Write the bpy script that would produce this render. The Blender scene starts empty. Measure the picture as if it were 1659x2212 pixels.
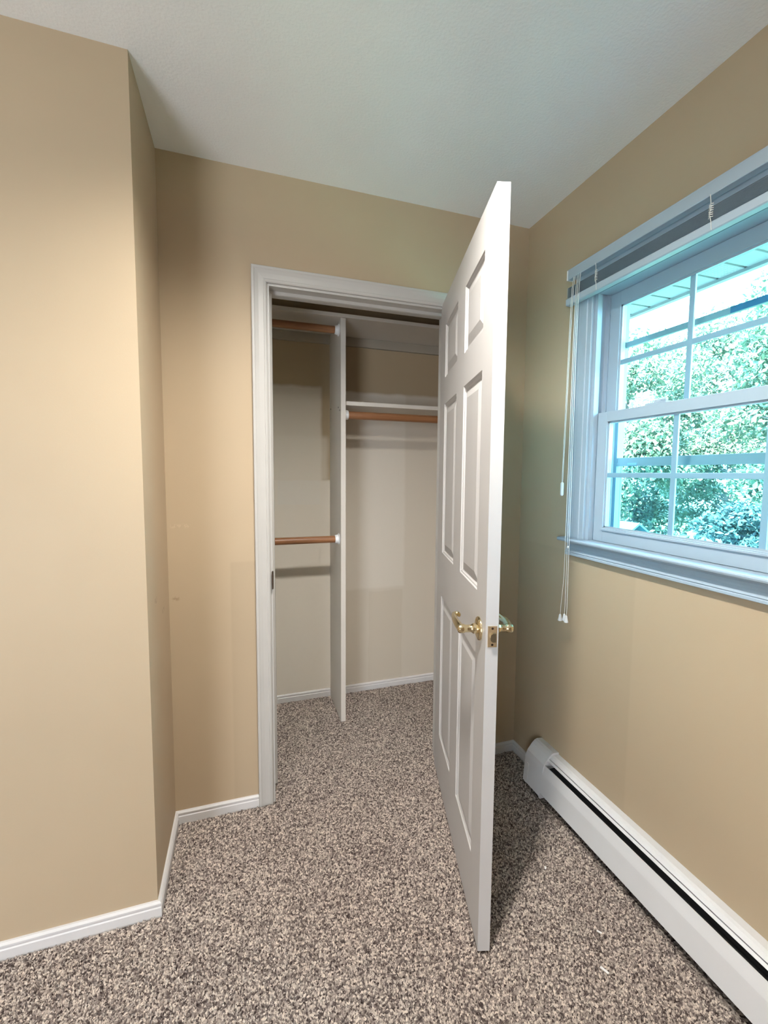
import bpy, bmesh, math, random
import numpy as np
from mathutils import Vector, Matrix

random.seed(7)
rng = np.random.default_rng(7)
S = bpy.context.scene
COL = S.collection

# ------------------------------------------------------------------ camera
cam_d = bpy.data.cameras.new('camera')
cam_d.sensor_fit = 'VERTICAL'
cam_d.sensor_height = 36.0
cam_d.lens = 939.007 * 36.0 / 2212.0
cam_d.shift_x = -7.123 / 2212.0
cam_d.shift_y = -9.65 / 2212.0
cam_d.clip_start = 0.02
cam_d.clip_end = 300
cam = bpy.data.objects.new('camera', cam_d)
cam.location = (-1.2308, -1.7393, 1.34025)
cam.rotation_euler = (1.493825, -0.007559, -0.316782)
COL.objects.link(cam)
S.camera = cam

# ------------------------------------------------------------------ sky, sun, lamp, exposure
world = bpy.data.worlds.new('sky')
S.world = world
world.use_nodes = True
wt = world.node_tree
bg = wt.nodes['Background']
bg.inputs['Color'].default_value = (0.50, 0.80, 1.0, 1)
bg.inputs['Strength'].default_value = 32.0

sun_d = bpy.data.lights.new('sun', 'SUN')
sun_d.energy = 190.0
sun_d.color = (1.0, 0.96, 0.88)
sun_d.angle = 0.01
sun = bpy.data.objects.new('sun', sun_d)
sun.rotation_euler = (0.25, math.radians(-42), 0)      # stands behind the house, lights the trees
COL.objects.link(sun)

lamp_d = bpy.data.lights.new('ceiling_lamp', 'SPOT')      # small recessed ceiling lamp, shines down only
lamp_d.spot_size = math.radians(156)
lamp_d.spot_blend = 1.0
lamp_d.shadow_soft_size = 0.045
lamp_d.energy = 166.0
lamp_d.color = (1.0, 0.955, 0.89)
lamp = bpy.data.objects.new('ceiling_lamp', lamp_d)
lamp.location = (-0.985, -1.035, 2.38)
COL.objects.link(lamp)

fill_d = bpy.data.lights.new('rear_fill', 'AREA')   # soft fill added behind the camera; no window is built there
fill_d.shape = 'RECTANGLE'; fill_d.size = 1.2; fill_d.size_y = 1.7
fill_d.energy = 87.0
fill_d.color = (0.85, 0.91, 1.0)
fill = bpy.data.objects.new('rear_fill', fill_d)
fill.location = (-3.2, -3.68, 0.88)
fill.rotation_euler = (math.radians(90), 0, 0)             # faces +y
COL.objects.link(fill)

S.view_settings.view_transform = 'Standard'
S.view_settings.look = 'None'
S.view_settings.gamma = 1.0
S.view_settings.use_curve_mapping = False
S.view_settings.exposure = 0.06
S.cycles.use_denoising = True
S.cycles.max_bounces = 10
S.cycles.diffuse_bounces = 6
S.cycles.transparent_max_bounces = 16
S.cycles.sample_clamp_indirect = 6.0

# ------------------------------------------------------------------ materials
def srgb(r, g, b):
    f = lambda c: ((c / 255 + 0.055) / 1.055) ** 2.4 if c > 10 else c / 255 / 12.92
    return (f(r), f(g), f(b), 1)

def new_mat(name):
    m = bpy.data.materials.new(name); m.use_nodes = True
    nt = m.node_tree
    return m, nt, nt.nodes['Principled BSDF']

def tex_coord(nt, scale=None):
    tc = nt.nodes.new('ShaderNodeTexCoord')
    return tc.outputs['Object']

def noise(nt, vec, scale, detail=2.0, rough=0.5):
    n = nt.nodes.new('ShaderNodeTexNoise')
    n.inputs['Scale'].default_value = scale
    n.inputs['Detail'].default_value = detail
    n.inputs['Roughness'].default_value = rough
    nt.links.new(vec, n.inputs['Vector'])
    return n.outputs['Fac']

def ramp(nt, fac, stops, interp='LINEAR'):
    r = nt.nodes.new('ShaderNodeValToRGB')
    r.color_ramp.interpolation = interp
    el = r.color_ramp.elements
    el[0].position, el[0].color = stops[0]
    el[1].position, el[1].color = stops[1]
    for p, c in stops[2:]:
        e = el.new(p); e.color = c
    nt.links.new(fac, r.inputs['Fac'])
    return r.outputs['Color']

def mixc(nt, fac, a, b, mode='MIX'):
    n = nt.nodes.new('ShaderNodeMix'); n.data_type = 'RGBA'; n.blend_type = mode
    for sock, v in ((n.inputs[0], fac), (n.inputs[6], a), (n.inputs[7], b)):
        if isinstance(v, (int, float)): sock.default_value = v
        elif isinstance(v, tuple): sock.default_value = v
        else: nt.links.new(v, sock)
    return n.outputs[2]

def math_n(nt, op, a, b=0.0, c=0.0):
    n = nt.nodes.new('ShaderNodeMath'); n.operation = op
    for i, v in enumerate((a, b, c)):
        if isinstance(v, (int, float)): n.inputs[i].default_value = v
        else: nt.links.new(v, n.inputs[i])
    return n.outputs[0]

def bump(nt, bsdf, height, strength, dist=0.002):
    b = nt.nodes.new('ShaderNodeBump')
    b.inputs['Strength'].default_value = strength
    b.inputs['Distance'].default_value = dist
    nt.links.new(height, b.inputs['Height'])
    nt.links.new(b.outputs['Normal'], bsdf.inputs['Normal'])

def paint(name, col, rough=0.6, bscale=220, bstr=0.15, bdist=0.0008, var=0.04, vscale=3.0, spec=0.35):
    m, nt, p = new_mat(name)
    v = tex_coord(nt)
    n1 = noise(nt, v, vscale, 3)
    dark = tuple(c * (1 - var) for c in col[:3]) + (1,)
    lite = tuple(min(1, c * (1 + var)) for c in col[:3]) + (1,)
    nt.links.new(ramp(nt, n1, [(0.3, dark), (0.7, lite)]), p.inputs['Base Color'])
    p.inputs['Roughness'].default_value = rough
    p.inputs['Specular IOR Level'].default_value = spec
    if bstr: bump(nt, p, noise(nt, v, bscale, 2), bstr, bdist)
    return m

def sep_xyz(nt, v):
    s = nt.nodes.new('ShaderNodeSeparateXYZ'); nt.links.new(v, s.inputs[0])
    return s.outputs

def box_mask(nt, u, w, u0, u1, w0, w1, soft=0.01):
    def edge(val, lo, inv=False):
        mr = nt.nodes.new('ShaderNodeMapRange'); mr.interpolation_type = 'SMOOTHSTEP'
        mr.inputs['From Min'].default_value = lo - soft
        mr.inputs['From Max'].default_value = lo + soft
        mr.inputs['To Min'].default_value = 1 if inv else 0
        mr.inputs['To Max'].default_value = 0 if inv else 1
        nt.links.new(val, mr.inputs['Value'])
        return mr.outputs[0]
    a = math_n(nt, 'MULTIPLY', edge(u, u0), edge(u, u1, True))
    b = math_n(nt, 'MULTIPLY', edge(w, w0), edge(w, w1, True))
    return math_n(nt, 'MULTIPLY', a, b)

TAN = (0.475, 0.375, 0.255, 1)

def wall_paint(name, patches, marks=()):
    """tan paint with faint roller laps (patches) and scuffs (marks), each at its own place on the wall"""
    m, nt, p = new_mat(name)
    v = tex_coord(nt)
    x, y, z = sep_xyz(nt, v)
    ax = {'x': x, 'y': y}
    c = ramp(nt, noise(nt, v, 2.2, 3), [(0.3, tuple(k * 0.97 for k in TAN[:3]) + (1,)), (0.7, tuple(k * 1.03 for k in TAN[:3]) + (1,))])
    for (a, u0, u1, w0, w1, soft, f) in patches:
        mk = box_mask(nt, ax[a], z, u0, u1, w0, w1, soft)
        c = mixc(nt, mk, c, mixc(nt, 1.0, c, (f, f, f, 1), 'MULTIPLY'))
    for (a, u0, u1, w0, w1, soft, col) in marks:
        mk = box_mask(nt, ax[a], z, u0, u1, w0, w1, soft)
        br = math_n(nt, 'MULTIPLY', mk, math_n(nt, 'GREATER_THAN', noise(nt, v, 90, 2), 0.5))
        c = mixc(nt, math_n(nt, 'MULTIPLY', br, 0.45), c, col)
    nt.links.new(c, p.inputs['Base Color'])
    p.inputs['Roughness'].default_value = 0.55
    p.inputs['Specular IOR Level'].default_value = 0.3
    bump(nt, p, noise(nt, v, 260, 2), 0.12, 0.0008)
    return m

M = {}
M['wall'] = wall_paint('tan_wall_paint', [])
M['wall_back'] = wall_paint('tan_wall_paint_back', [('x', -1.288, -1.19, 0.0, 1.0, 0.006, 0.94)],
    [('x', -1.49, -1.425, 1.138, 1.15, 0.006, (0.62, 0.5, 0.36, 1)), ('x', -1.49, -1.468, 0.868, 0.882, 0.005, (0.25, 0.17, 0.1, 1))])
M['wall_return'] = wall_paint('tan_wall_paint_return', [],
    [('y', -0.29, -0.22, 0.925, 0.945, 0.007, (0.26, 0.18, 0.12, 1)), ('y', -0.14, -0.10, 0.86, 0.88, 0.006, (0.28, 0.2, 0.13, 1))])
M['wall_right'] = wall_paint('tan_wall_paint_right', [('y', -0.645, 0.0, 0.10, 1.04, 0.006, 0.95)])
M['ceiling'] = paint('white_ceiling_paint', (0.92, 0.93, 0.945, 1), 0.8, 130, 0.35, 0.0025, 0.02)
M['trim'] = paint('white_trim_paint', (0.50, 0.49, 0.465, 1), 0.38, 60, 0.05, 0.0005, 0.02, 8, 0.5)
M['base'] = paint('white_baseboard_paint', (0.66, 0.65, 0.645, 1), 0.45, 70, 0.1, 0.0006, 0.03, 12, 0.4)
M['shelf'] = paint('white_melamine', (0.70, 0.66, 0.60, 1), 0.45, 50, 0.03, 0.0003, 0.02, 5, 0.4)
M['cleat'] = paint('beige_painted_cleat', (0.36, 0.325, 0.265, 1), 0.6, 60, 0.05, 0.0004, 0.04, 8)
M['vinyl'] = paint('glare_tinted_vinyl', (0.36, 0.45, 0.53, 1), 0.35, 50, 0.03, 0.0003, 0.015, 6, 0.45)  # blue tint puts the window's glare into the white
M['blind'] = paint('glare_tinted_blind_enamel', (0.42, 0.50, 0.57, 1), 0.35, 60, 0.02, 0.0002, 0.02, 10, 0.5)  # tinted blue for the same glare around the window
M['cord'] = paint('white_cord', (0.80, 0.80, 0.76, 1), 0.7, 900, 0.3, 0.0004, 0.03, 40)
M['plastic'] = paint('white_plastic', (0.85, 0.87, 0.88, 1), 0.3, 60, 0.0, 0.0002, 0.01, 10, 0.5)
M['enamel'] = paint('white_heater_enamel', (0.71, 0.71, 0.715, 1), 0.35, 40, 0.03, 0.0003, 0.02, 6, 0.5)
M['track'] = paint('grey_groove_shade', (0.20, 0.20, 0.23, 1), 0.6, 60, 0.05, 0.0003, 0.05, 20)  # shade of the balance groove put into a grey strip
M['dark'] = paint('dark_steel', (0.012, 0.012, 0.013, 1), 0.6, 90, 0.1, 0.0005, 0.1, 20)
M['fins'] = paint('aluminium_fins_grey', (0.06, 0.06, 0.065, 1), 0.5, 90, 0.1, 0.0005, 0.1, 20)

# door paint with faint embossed wood grain
m, nt, p = new_mat('white_door_paint')
v = tex_coord(nt)
mp = nt.nodes.new('ShaderNodeMapping'); mp.inputs['Scale'].default_value = (140, 140, 4)
nt.links.new(v, mp.inputs['Vector'])
g = noise(nt, mp.outputs[0], 1.0, 3)
p.inputs['Base Color'].default_value = (0.79, 0.765, 0.73, 1)
nt.links.new(ramp(nt, noise(nt, v, 4, 2), [(0.3, (0.535, 0.525, 0.515, 1)), (0.7, (0.56, 0.55, 0.54, 1))]), p.inputs['Base Color'])
p.inputs['Roughness'].default_value = 0.4
p.inputs['Specular IOR Level'].default_value = 0.4
bump(nt, p, g, 0.10, 0.0006)
M['door'] = m

# closet wall: paler touch-up patches, the tan above them darkened for the header's shade
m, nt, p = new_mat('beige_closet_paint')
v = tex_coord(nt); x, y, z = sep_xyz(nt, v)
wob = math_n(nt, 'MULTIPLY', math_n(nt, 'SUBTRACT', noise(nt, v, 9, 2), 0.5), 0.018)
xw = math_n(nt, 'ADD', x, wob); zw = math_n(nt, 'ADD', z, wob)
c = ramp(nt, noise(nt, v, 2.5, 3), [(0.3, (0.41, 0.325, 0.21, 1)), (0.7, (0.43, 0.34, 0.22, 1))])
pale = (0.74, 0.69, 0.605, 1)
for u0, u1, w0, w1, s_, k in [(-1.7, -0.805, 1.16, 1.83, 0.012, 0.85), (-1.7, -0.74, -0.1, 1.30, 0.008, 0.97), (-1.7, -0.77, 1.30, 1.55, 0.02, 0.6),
                              (-0.73, 0.05, -0.1, 1.815, 0.012, 0.72), (-0.73, -0.29, 0.64, 1.815, 0.012, 0.6)]:  # upper edges set on the header's shadow line
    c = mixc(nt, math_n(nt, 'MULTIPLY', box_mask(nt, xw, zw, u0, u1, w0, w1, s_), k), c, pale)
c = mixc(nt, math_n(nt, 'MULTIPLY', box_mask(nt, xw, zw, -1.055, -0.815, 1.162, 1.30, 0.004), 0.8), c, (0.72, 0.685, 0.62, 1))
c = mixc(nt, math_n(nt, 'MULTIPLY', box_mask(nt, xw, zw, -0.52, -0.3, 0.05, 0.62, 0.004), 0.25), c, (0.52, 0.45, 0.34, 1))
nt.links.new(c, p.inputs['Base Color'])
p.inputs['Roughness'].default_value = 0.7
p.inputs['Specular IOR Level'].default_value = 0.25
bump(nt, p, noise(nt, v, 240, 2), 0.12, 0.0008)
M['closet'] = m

# stained wooden rods
m, nt, p = new_mat('stained_rod_wood')
v = tex_coord(nt)
mp = nt.nodes.new('ShaderNodeMapping'); mp.inputs['Scale'].default_value = (3, 120, 120)
nt.links.new(v, mp.inputs['Vector'])
nt.links.new(ramp(nt, noise(nt, mp.outputs[0], 1.0, 4), [(0.3, (0.25, 0.105, 0.042, 1)), (0.7, (0.37, 0.175, 0.08, 1))]), p.inputs['Base Color'])
p.inputs['Roughness'].default_value = 0.4
M['rod'] = m

def metal(name, col, rough):
    m, nt, p = new_mat(name)
    v = tex_coord(nt)
    nt.links.new(ramp(nt, noise(nt, v, 30, 2), [(0.3, tuple(k * 0.93 for k in col[:3]) + (1,)), (0.7, col)]), p.inputs['Base Color'])
    p.inputs['Metallic'].default_value = 1
    p.inputs['Roughness'].default_value = rough
    return m
M['brass'] = metal('polished_brass', (0.86, 0.73, 0.47, 1), 0.17)
M['brass_satin'] = metal('satin_brass', (0.78, 0.62, 0.40, 1), 0.42)
M['brass_dark'] = metal('worn_brass', (0.30, 0.25, 0.17, 1), 0.4)
M['screw'] = metal('dark_screw_steel', (0.10, 0.07, 0.05, 1), 0.45)

# carpet
def carpet_mat(name, dark=1.0):
    m, nt, p = new_mat(name)
    v = tex_coord(nt)
    vo = nt.nodes.new('ShaderNodeTexVoronoi'); vo.inputs['Scale'].default_value = 205
    nt.links.new(v, vo.inputs['Vector'])
    sp = nt.nodes.new('ShaderNodeSeparateColor'); nt.links.new(vo.outputs['Color'], sp.inputs[0])
    k = math_n(nt, 'ADD', math_n(nt, 'MULTIPLY', sp.outputs[0], 0.62), math_n(nt, 'MULTIPLY', noise(nt, v, 120, 2), 0.38))
    c = ramp(nt, k, [(0.18, (0.06 * dark, 0.043 * dark, 0.04 * dark, 1)), (0.80, (0.80 * dark, 0.71 * dark, 0.62 * dark, 1)),
                     (0.36, (0.19 * dark, 0.157 * dark, 0.145 * dark, 1)), (0.55, (0.42 * dark, 0.36 * dark, 0.32 * dark, 1))])
    c = mixc(nt, 1.0, c, ramp(nt, noise(nt, v, 1.6, 3), [(0.3, (0.95, 0.93, 0.93, 1)), (0.7, (1.0, 1.0, 1.0, 1))]), 'MULTIPLY')
    nt.links.new(c, p.inputs['Base Color'])
    p.inputs['Roughness'].default_value = 0.95
    p.inputs['Specular IOR Level'].default_value = 0.05
    return m
M['carpet'] = carpet_mat('speckled_carpet')
M['carpet_back'] = carpet_mat('carpet_backing', 0.5)

# window glass: faint cyan low-E tint, clear with a fresnel reflection
m = bpy.data.materials.new('tinted_window_glass'); m.use_nodes = True
nt = m.node_tree; nt.nodes.clear()
out = nt.nodes.new('ShaderNodeOutputMaterial')
tr = nt.nodes.new('ShaderNodeBsdfTransparent'); tr.inputs['Color'].default_value = (0.80, 0.955, 1.0, 1)
gl = nt.nodes.new('ShaderNodeBsdfGlossy'); gl.inputs['Roughness'].default_value = 0.02
lw = nt.nodes.new('ShaderNodeLayerWeight'); lw.inputs['Blend'].default_value = 0.5
fr = nt.nodes.new('ShaderNodeMath'); fr.operation = 'POWER'; fr.inputs[1].default_value = 5.0     # Schlick, the same from both faces
nt.links.new(lw.outputs['Facing'], fr.inputs[0])
fs = nt.nodes.new('ShaderNodeMath'); fs.operation = 'MULTIPLY_ADD'; fs.inputs[1].default_value = 0.9; fs.inputs[2].default_value = 0.03
nt.links.new(fr.outputs[0], fs.inputs[0]); fr = fs
mx = nt.nodes.new('ShaderNodeMixShader')
nt.links.new(fr.outputs[0], mx.inputs[0]); nt.links.new(tr.outputs[0], mx.inputs[1]); nt.links.new(gl.outputs[0], mx.inputs[2])
nt.links.new(mx.outputs[0], out.inputs['Surface'])
M['glass'] = m

M['storm'] = paint('blue_grey_storm_aluminium', (0.33, 0.34, 0.34, 1), 0.45, 60, 0.03, 0.0003, 0.04, 8)
M['storm_pad'] = paint('dark_blue_weatherstrip', (0.05, 0.16, 0.27, 1), 0.8, 200, 0.3, 0.001, 0.15, 40)
M['soffit'] = paint('pale_soffit_vinyl', (0.24, 0.27, 0.285, 1), 0.5, 60, 0.03, 0.0003, 0.02, 6)
M['siding'] = paint('pale_siding', (0.6, 0.66, 0.70, 1), 0.6, 60, 0.05, 0.0004, 0.03, 4)
M['bark'] = paint('grey_bark', (0.16, 0.14, 0.12, 1), 0.9, 30, 0.6, 0.02, 0.3, 8)
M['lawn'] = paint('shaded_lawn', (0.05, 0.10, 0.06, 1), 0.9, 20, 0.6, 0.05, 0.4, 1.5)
M['shed'] = paint('blue_shed_siding', (0.05, 0.15, 0.22, 1), 0.7, 30, 0.1, 0.001, 0.1, 3)
M['shed_roof'] = paint('blue_grey_shed_roof', (0.03, 0.09, 0.13, 1), 0.7, 60, 0.3, 0.003, 0.15, 6)
M['scrap'] = paint('white_scrap', (0.9, 0.9, 0.9, 1), 0.6, 100, 0.0, 0.0004, 0.01, 10)

def leaf_mat(name, a, b):
    m, nt, p = new_mat(name)
    v = tex_coord(nt)
    c = ramp(nt, noise(nt, v, 0.9, 3), [(0.3, a), (0.7, b)])
    nt.links.new(c, p.inputs['Base Color'])
    p.inputs['Roughness'].default_value = 0.5
    tl = nt.nodes.new('ShaderNodeBsdfTranslucent'); nt.links.new(c, tl.inputs['Color'])
    mx = nt.nodes.new('ShaderNodeMixShader'); mx.inputs[0].default_value = 0.3
    nt.links.new(p.outputs[0], mx.inputs[1]); nt.links.new(tl.outputs[0], mx.inputs[2])
    nt.links.new(mx.outputs[0], nt.nodes['Material Output'].inputs['Surface'])
    return m
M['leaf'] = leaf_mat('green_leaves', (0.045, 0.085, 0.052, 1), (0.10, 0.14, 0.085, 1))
M['leaf_shade'] = leaf_mat('shaded_green_leaves', (0.016, 0.036, 0.034, 1), (0.035, 0.062, 0.05, 1))  # darker copy of the leaves for the bushes, shade put into the colour

# ------------------------------------------------------------------ builders
def tag(o, label=None, cat=None, group=None, kind=None):
    if label: o['label'] = label
    if cat: o['category'] = cat
    if group: o['group'] = group
    if kind: o['kind'] = kind
    return o

def link(name, bm, mat, parent=None, smooth=False):
    me = bpy.data.meshes.new(name)
    bmesh.ops.recalc_face_normals(bm, faces=bm.faces[:])
    bm.to_mesh(me); bm.free()
    me.materials.append(mat)
    if smooth:
        me.polygons.foreach_set('use_smooth', [True] * len(me.polygons))
        try: me.set_sharp_from_angle(angle=math.radians(38))
        except Exception: pass
    o = bpy.data.objects.new(name, me); COL.objects.link(o)
    if parent: o.parent = parent
    return o

def empty(name, loc=(0, 0, 0), rz=0.0):
    o = bpy.data.objects.new(name, None); o.empty_display_size = 0.1
    o.location = loc; o.rotation_euler = (0, 0, rz); COL.objects.link(o)
    return o

def rootmat(o):
    while o.parent: o = o.parent
    return Matrix.Translation(o.location) @ o.rotation_euler.to_matrix().to_4x4()

def part(name, bm, mat, parent, smooth=False):
    """bm is in world coordinates"""
    bm.transform(rootmat(parent).inverted())
    return link(name, bm, mat, parent, smooth)

def solo(name, bm, mat, label, cat, group=None, smooth=False, kind=None):
    """a top-level thing of one mesh, origin at its base centre"""
    vs = [v.co for v in bm.verts]
    lo = Vector([min(v[i] for v in vs) for i in range(3)]); hi = Vector([max(v[i] for v in vs) for i in range(3)])
    c = Vector(((lo.x + hi.x) / 2, (lo.y + hi.y) / 2, lo.z))
    bm.transform(Matrix.Translation(-c))
    o = link(name, bm, mat, None, smooth); o.location = c
    return tag(o, label, cat, group, kind)

def struct(name, bm, mat, label=None, cat=None, smooth=False):
    o = link(name, bm, mat, None, smooth)
    return tag(o, label, cat, kind='structure')

def BM(): return bmesh.new()

def box(bm, a, b, bev=0.0):
    x0, x1 = sorted((a[0], b[0])); y0, y1 = sorted((a[1], b[1])); z0, z1 = sorted((a[2], b[2]))
    vs = [bm.verts.new(p) for p in ((x0, y0, z0), (x1, y0, z0), (x1, y1, z0), (x0, y1, z0), (x0, y0, z1), (x1, y0, z1), (x1, y1, z1), (x0, y1, z1))]
    fs = [bm.faces.new([vs[i] for i in q]) for q in ((0, 3, 2, 1), (4, 5, 6, 7), (0, 1, 5, 4), (1, 2, 6, 5), (2, 3, 7, 6), (3, 0, 4, 7))]
    if bev:
        es = list({e for f in fs for e in f.edges})
        bmesh.ops.bevel(bm, geom=es, offset=bev, segments=2, affect='EDGES', profile=0.5)
    return bm

def prism(bm, P0, P1, A, B, prof, m0=(0, 0), m1=(0, 0)):
    """profile [(a,b)] swept from P0 to P1; m0/m1 shift each end along the run per unit of a,b (mitres)"""
    P0, P1, A, B = Vector(P0), Vector(P1), Vector(A), Vector(B)
    d = (P1 - P0).normalized()
    r0 = [bm.verts.new(P0 + A * a + B * b + d * (m0[0] * a + m0[1] * b)) for a, b in prof]
    r1 = [bm.verts.new(P1 + A * a + B * b + d * (m1[0] * a + m1[1] * b)) for a, b in prof]
    n = len(prof)
    for i in range(n):
        j = (i + 1) % n
        bm.faces.new((r0[i], r0[j], r1[j], r1[i]))
    bm.faces.new(r0[::-1]); bm.faces.new(r1)
    return bm

def tube(bm, pts, r, n=10, caps=True):
    pts = [Vector(p) for p in pts]
    rs = r if isinstance(r, (list, tuple)) else [r] * len(pts)
    rings = []
    t0 = (pts[1] - pts[0]).normalized()
    up = Vector((0, 0, 1)) if abs(t0.z) < 0.9 else Vector((1, 0, 0))
    u = t0.cross(up).normalized()
    for i, p in enumerate(pts):
        t = (pts[min(i + 1, len(pts) - 1)] - pts[max(i - 1, 0)]).normalized()
        u = (u - t * u.dot(t)).normalized(); w = t.cross(u)
        rings.append([bm.verts.new(p + (u * math.cos(2 * math.pi * k / n) + w * math.sin(2 * math.pi * k / n)) * rs[i]) for k in range(n)])
    for a, b in zip(rings, rings[1:]):
        for k in range(n):
            bm.faces.new((a[k], a[(k + 1) % n], b[(k + 1) % n], b[k]))
    if caps:
        bm.faces.new(rings[0][::-1]); bm.faces.new(rings[-1])
    return bm

def lathe(bm, P, axis, prof, n=20):
    """prof [(distance along axis, radius)]"""
    ax = Vector(axis).normalized(); P = Vector(P)
    return tube_rings(bm, [(P + ax * d, r) for d, r in prof], ax, n)

def tube_rings(bm, prs, ax, n):
    up = Vector((0, 0, 1)) if abs(ax.z) < 0.9 else Vector((1, 0, 0))
    u = ax.cross(up).normalized(); w = ax.cross(u)
    rings = [[bm.verts.new(p + (u * math.cos(2 * math.pi * k / n) + w * math.sin(2 * math.pi * k / n)) * max(r, 1e-4)) for k in range(n)] for p, r in prs]
    for a, b in zip(rings, rings[1:]):
        for k in range(n):
            bm.faces.new((a[k], a[(k + 1) % n], b[(k + 1) % n], b[k]))
    bm.faces.new(rings[0][::-1]); bm.faces.new(rings[-1])
    return bm

def copy_part(o, parent, dz=0.0, loc=None):
    c = o.copy(); COL.objects.link(c); c.parent = parent
    if loc is None: c.location = (o.location.x, o.location.y, o.location.z + dz)
    else: c.location = loc
    return c

# ------------------------------------------------------------------ room shell
H = 2.44
XL, YF = -3.9, -3.7           # far left wall and the wall behind the camera
W = 1.502                     # alcove return
D = 0.363                     # face of the left wall
CY = 0.781                    # closet back wall
CXL = -1.62                   # closet left wall
WT = 0.115                    # closet front wall thickness

struct('floor', box(BM(), (XL - 0.1, YF - 0.1, -0.12), (0.14, CY + 0.1, 0.0)), M['carpet_back'], 'brown speckled carpet floor', 'floor')
struct('ceiling', box(BM(), (XL - 0.1, YF - 0.1, H), (0.14, CY + 0.1, H + 0.15)), M['ceiling'], 'plain white lightly textured ceiling', 'ceiling')
struct('wall_left', box(BM(), (XL, -D, 0), (-W, -D + 0.1, H)), M['wall'], 'large tan wall at left facing the camera', 'wall')
struct('wall_return', box(BM(), (-W - 0.1, -D + 0.1, 0), (-W, 0, H)), M['wall_return'], 'narrow tan return wall between left wall and closet wall', 'wall')
b = BM()
OXL, OXR, OZ = -1.147, -0.366, 2.052       # rough opening
box(b, (-W - 0.1, 0, 0), (OXL, WT, H)); box(b, (OXR, 0, 0), (0, WT, H)); box(b, (OXL, 0, OZ), (OXR, WT, H))
struct('wall_back', b, M['wall_back'], 'tan wall around the closet doorway', 'wall')
b = BM()
WY0, WY1, WZ0, WZ1 = -1.322, -0.396, 1.072, 2.03     # window hole
box(b, (0, YF, 0), (0.14, WY0, H)); box(b, (0, WY1, 0), (0.14, CY, H))
box(b, (0, WY0, 0), (0.14, WY1, WZ0)); box(b, (0, WY0, WZ1), (0.14, WY1, H))
struct('wall_right', b, M['wall_right'], 'tan wall at right holding the window', 'wall')
struct('wall_front', box(BM(), (XL - 0.1, YF - 0.1, 0), (0.14, YF, H)), M['wall'], 'tan wall behind the camera', 'wall')
struct('wall_far_left', box(BM(), (XL - 0.1, YF, 0), (XL, -D + 0.1, H)), M['wall'], 'tan wall at the far left end of the room', 'wall')
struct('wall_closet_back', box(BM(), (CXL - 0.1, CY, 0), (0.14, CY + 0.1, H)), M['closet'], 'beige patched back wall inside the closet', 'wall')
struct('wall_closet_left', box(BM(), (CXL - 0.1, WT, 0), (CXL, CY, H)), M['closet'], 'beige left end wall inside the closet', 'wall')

# baseboards
BH = 0.048
bprof = [(0, 0), (0.012, 0), (0.012, BH * 0.62), (0.0095, BH * 0.68), (0.0095, BH * 0.76), (0.011, BH * 0.80), (0.011, BH * 0.90), (0.006, BH), (0, BH)]
def baseboard(name, P0, P1, nrm, label, m0=0, m1=0):
    b = prism(BM(), P0, P1, nrm, (0, 0, 1), bprof, (m0, 0), (m1, 0))
    struct(name, b, M['base'], label, 'baseboard')
baseboard('baseboard_left', (XL, -D, 0), (-W, -D, 0), (0, -1, 0), 'white baseboard along the large left wall', 0, 1)
baseboard('baseboard_return', (-W, -D, 0), (-W, 0, 0), (1, 0, 0), 'white baseboard along the narrow return wall', -1, -1)
baseboard('baseboard_back', (-W, 0, 0), (-1.1965, 0, 0), (0, -1, 0), 'white baseboard left of the closet door casing', 1, 0)
baseboard('baseboard_corner', (-0.311, 0, 0), (0, 0, 0), (0, -1, 0), 'white baseboard behind the open door', 0, -1)
baseboard('baseboard_right', (0, 0, 0), (0, -0.204, 0), (-1, 0, 0), 'short white baseboard between corner and heater', 1, 0)
baseboard('baseboard_closet', (CXL, CY, 0), (-0.758, CY, 0), (0, -1, 0), 'white closet baseboard left of the divider')
baseboard('baseboard_closet_right', (-0.730, CY, 0), (0, CY, 0), (0, -1, 0), 'white closet baseboard right of the divider')

# ------------------------------------------------------------------ closet doorway trim: jamb, stop, casing
trim = tag(empty('trim_1', (-0.76, 0, 0)), 'white painted casing and jamb around the closet doorway', 'door trim', kind='structure')
JL, JR, JZ = -1.132, -0.381, 2.038        # jamb faces
b = BM(); box(b, (OXL, -0.001, 0), (JL, WT, JZ)); part('jamb', b, M['trim'], trim)
b = BM(); box(b, (JR, -0.001, 0), (OXR, WT, JZ)); part('jamb', b, M['trim'], trim)
b = BM(); box(b, (OXL, -0.001, JZ), (OXR, WT, OZ)); part('head_jamb', b, M['trim'], trim)
sp = [(0, 0), (0.011, 0.002), (0.013, 0.006), (0.013, 0.034), (0, 0.036)]
b = BM(); prism(b, (JL, 0.042, 0.045), (JL, 0.042, JZ), (1, 0, 0), (0, 1, 0), sp, (0, 0), (-1, 0)); part('door_stop', b, M['trim'], trim)
b = BM(); prism(b, (JR, 0.042, 0.0), (JR, 0.042, JZ), (-1, 0, 0), (0, 1, 0), sp, (0, 0), (-1, 0)); part('door_stop', b, M['trim'], trim)
b = BM(); prism(b, (JL, 0.042, JZ), (JR, 0.042, JZ), (0, 0, -1), (0, 1, 0), sp, (1, 0), (-1, 0)); part('door_stop', b, M['trim'], trim)
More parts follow.
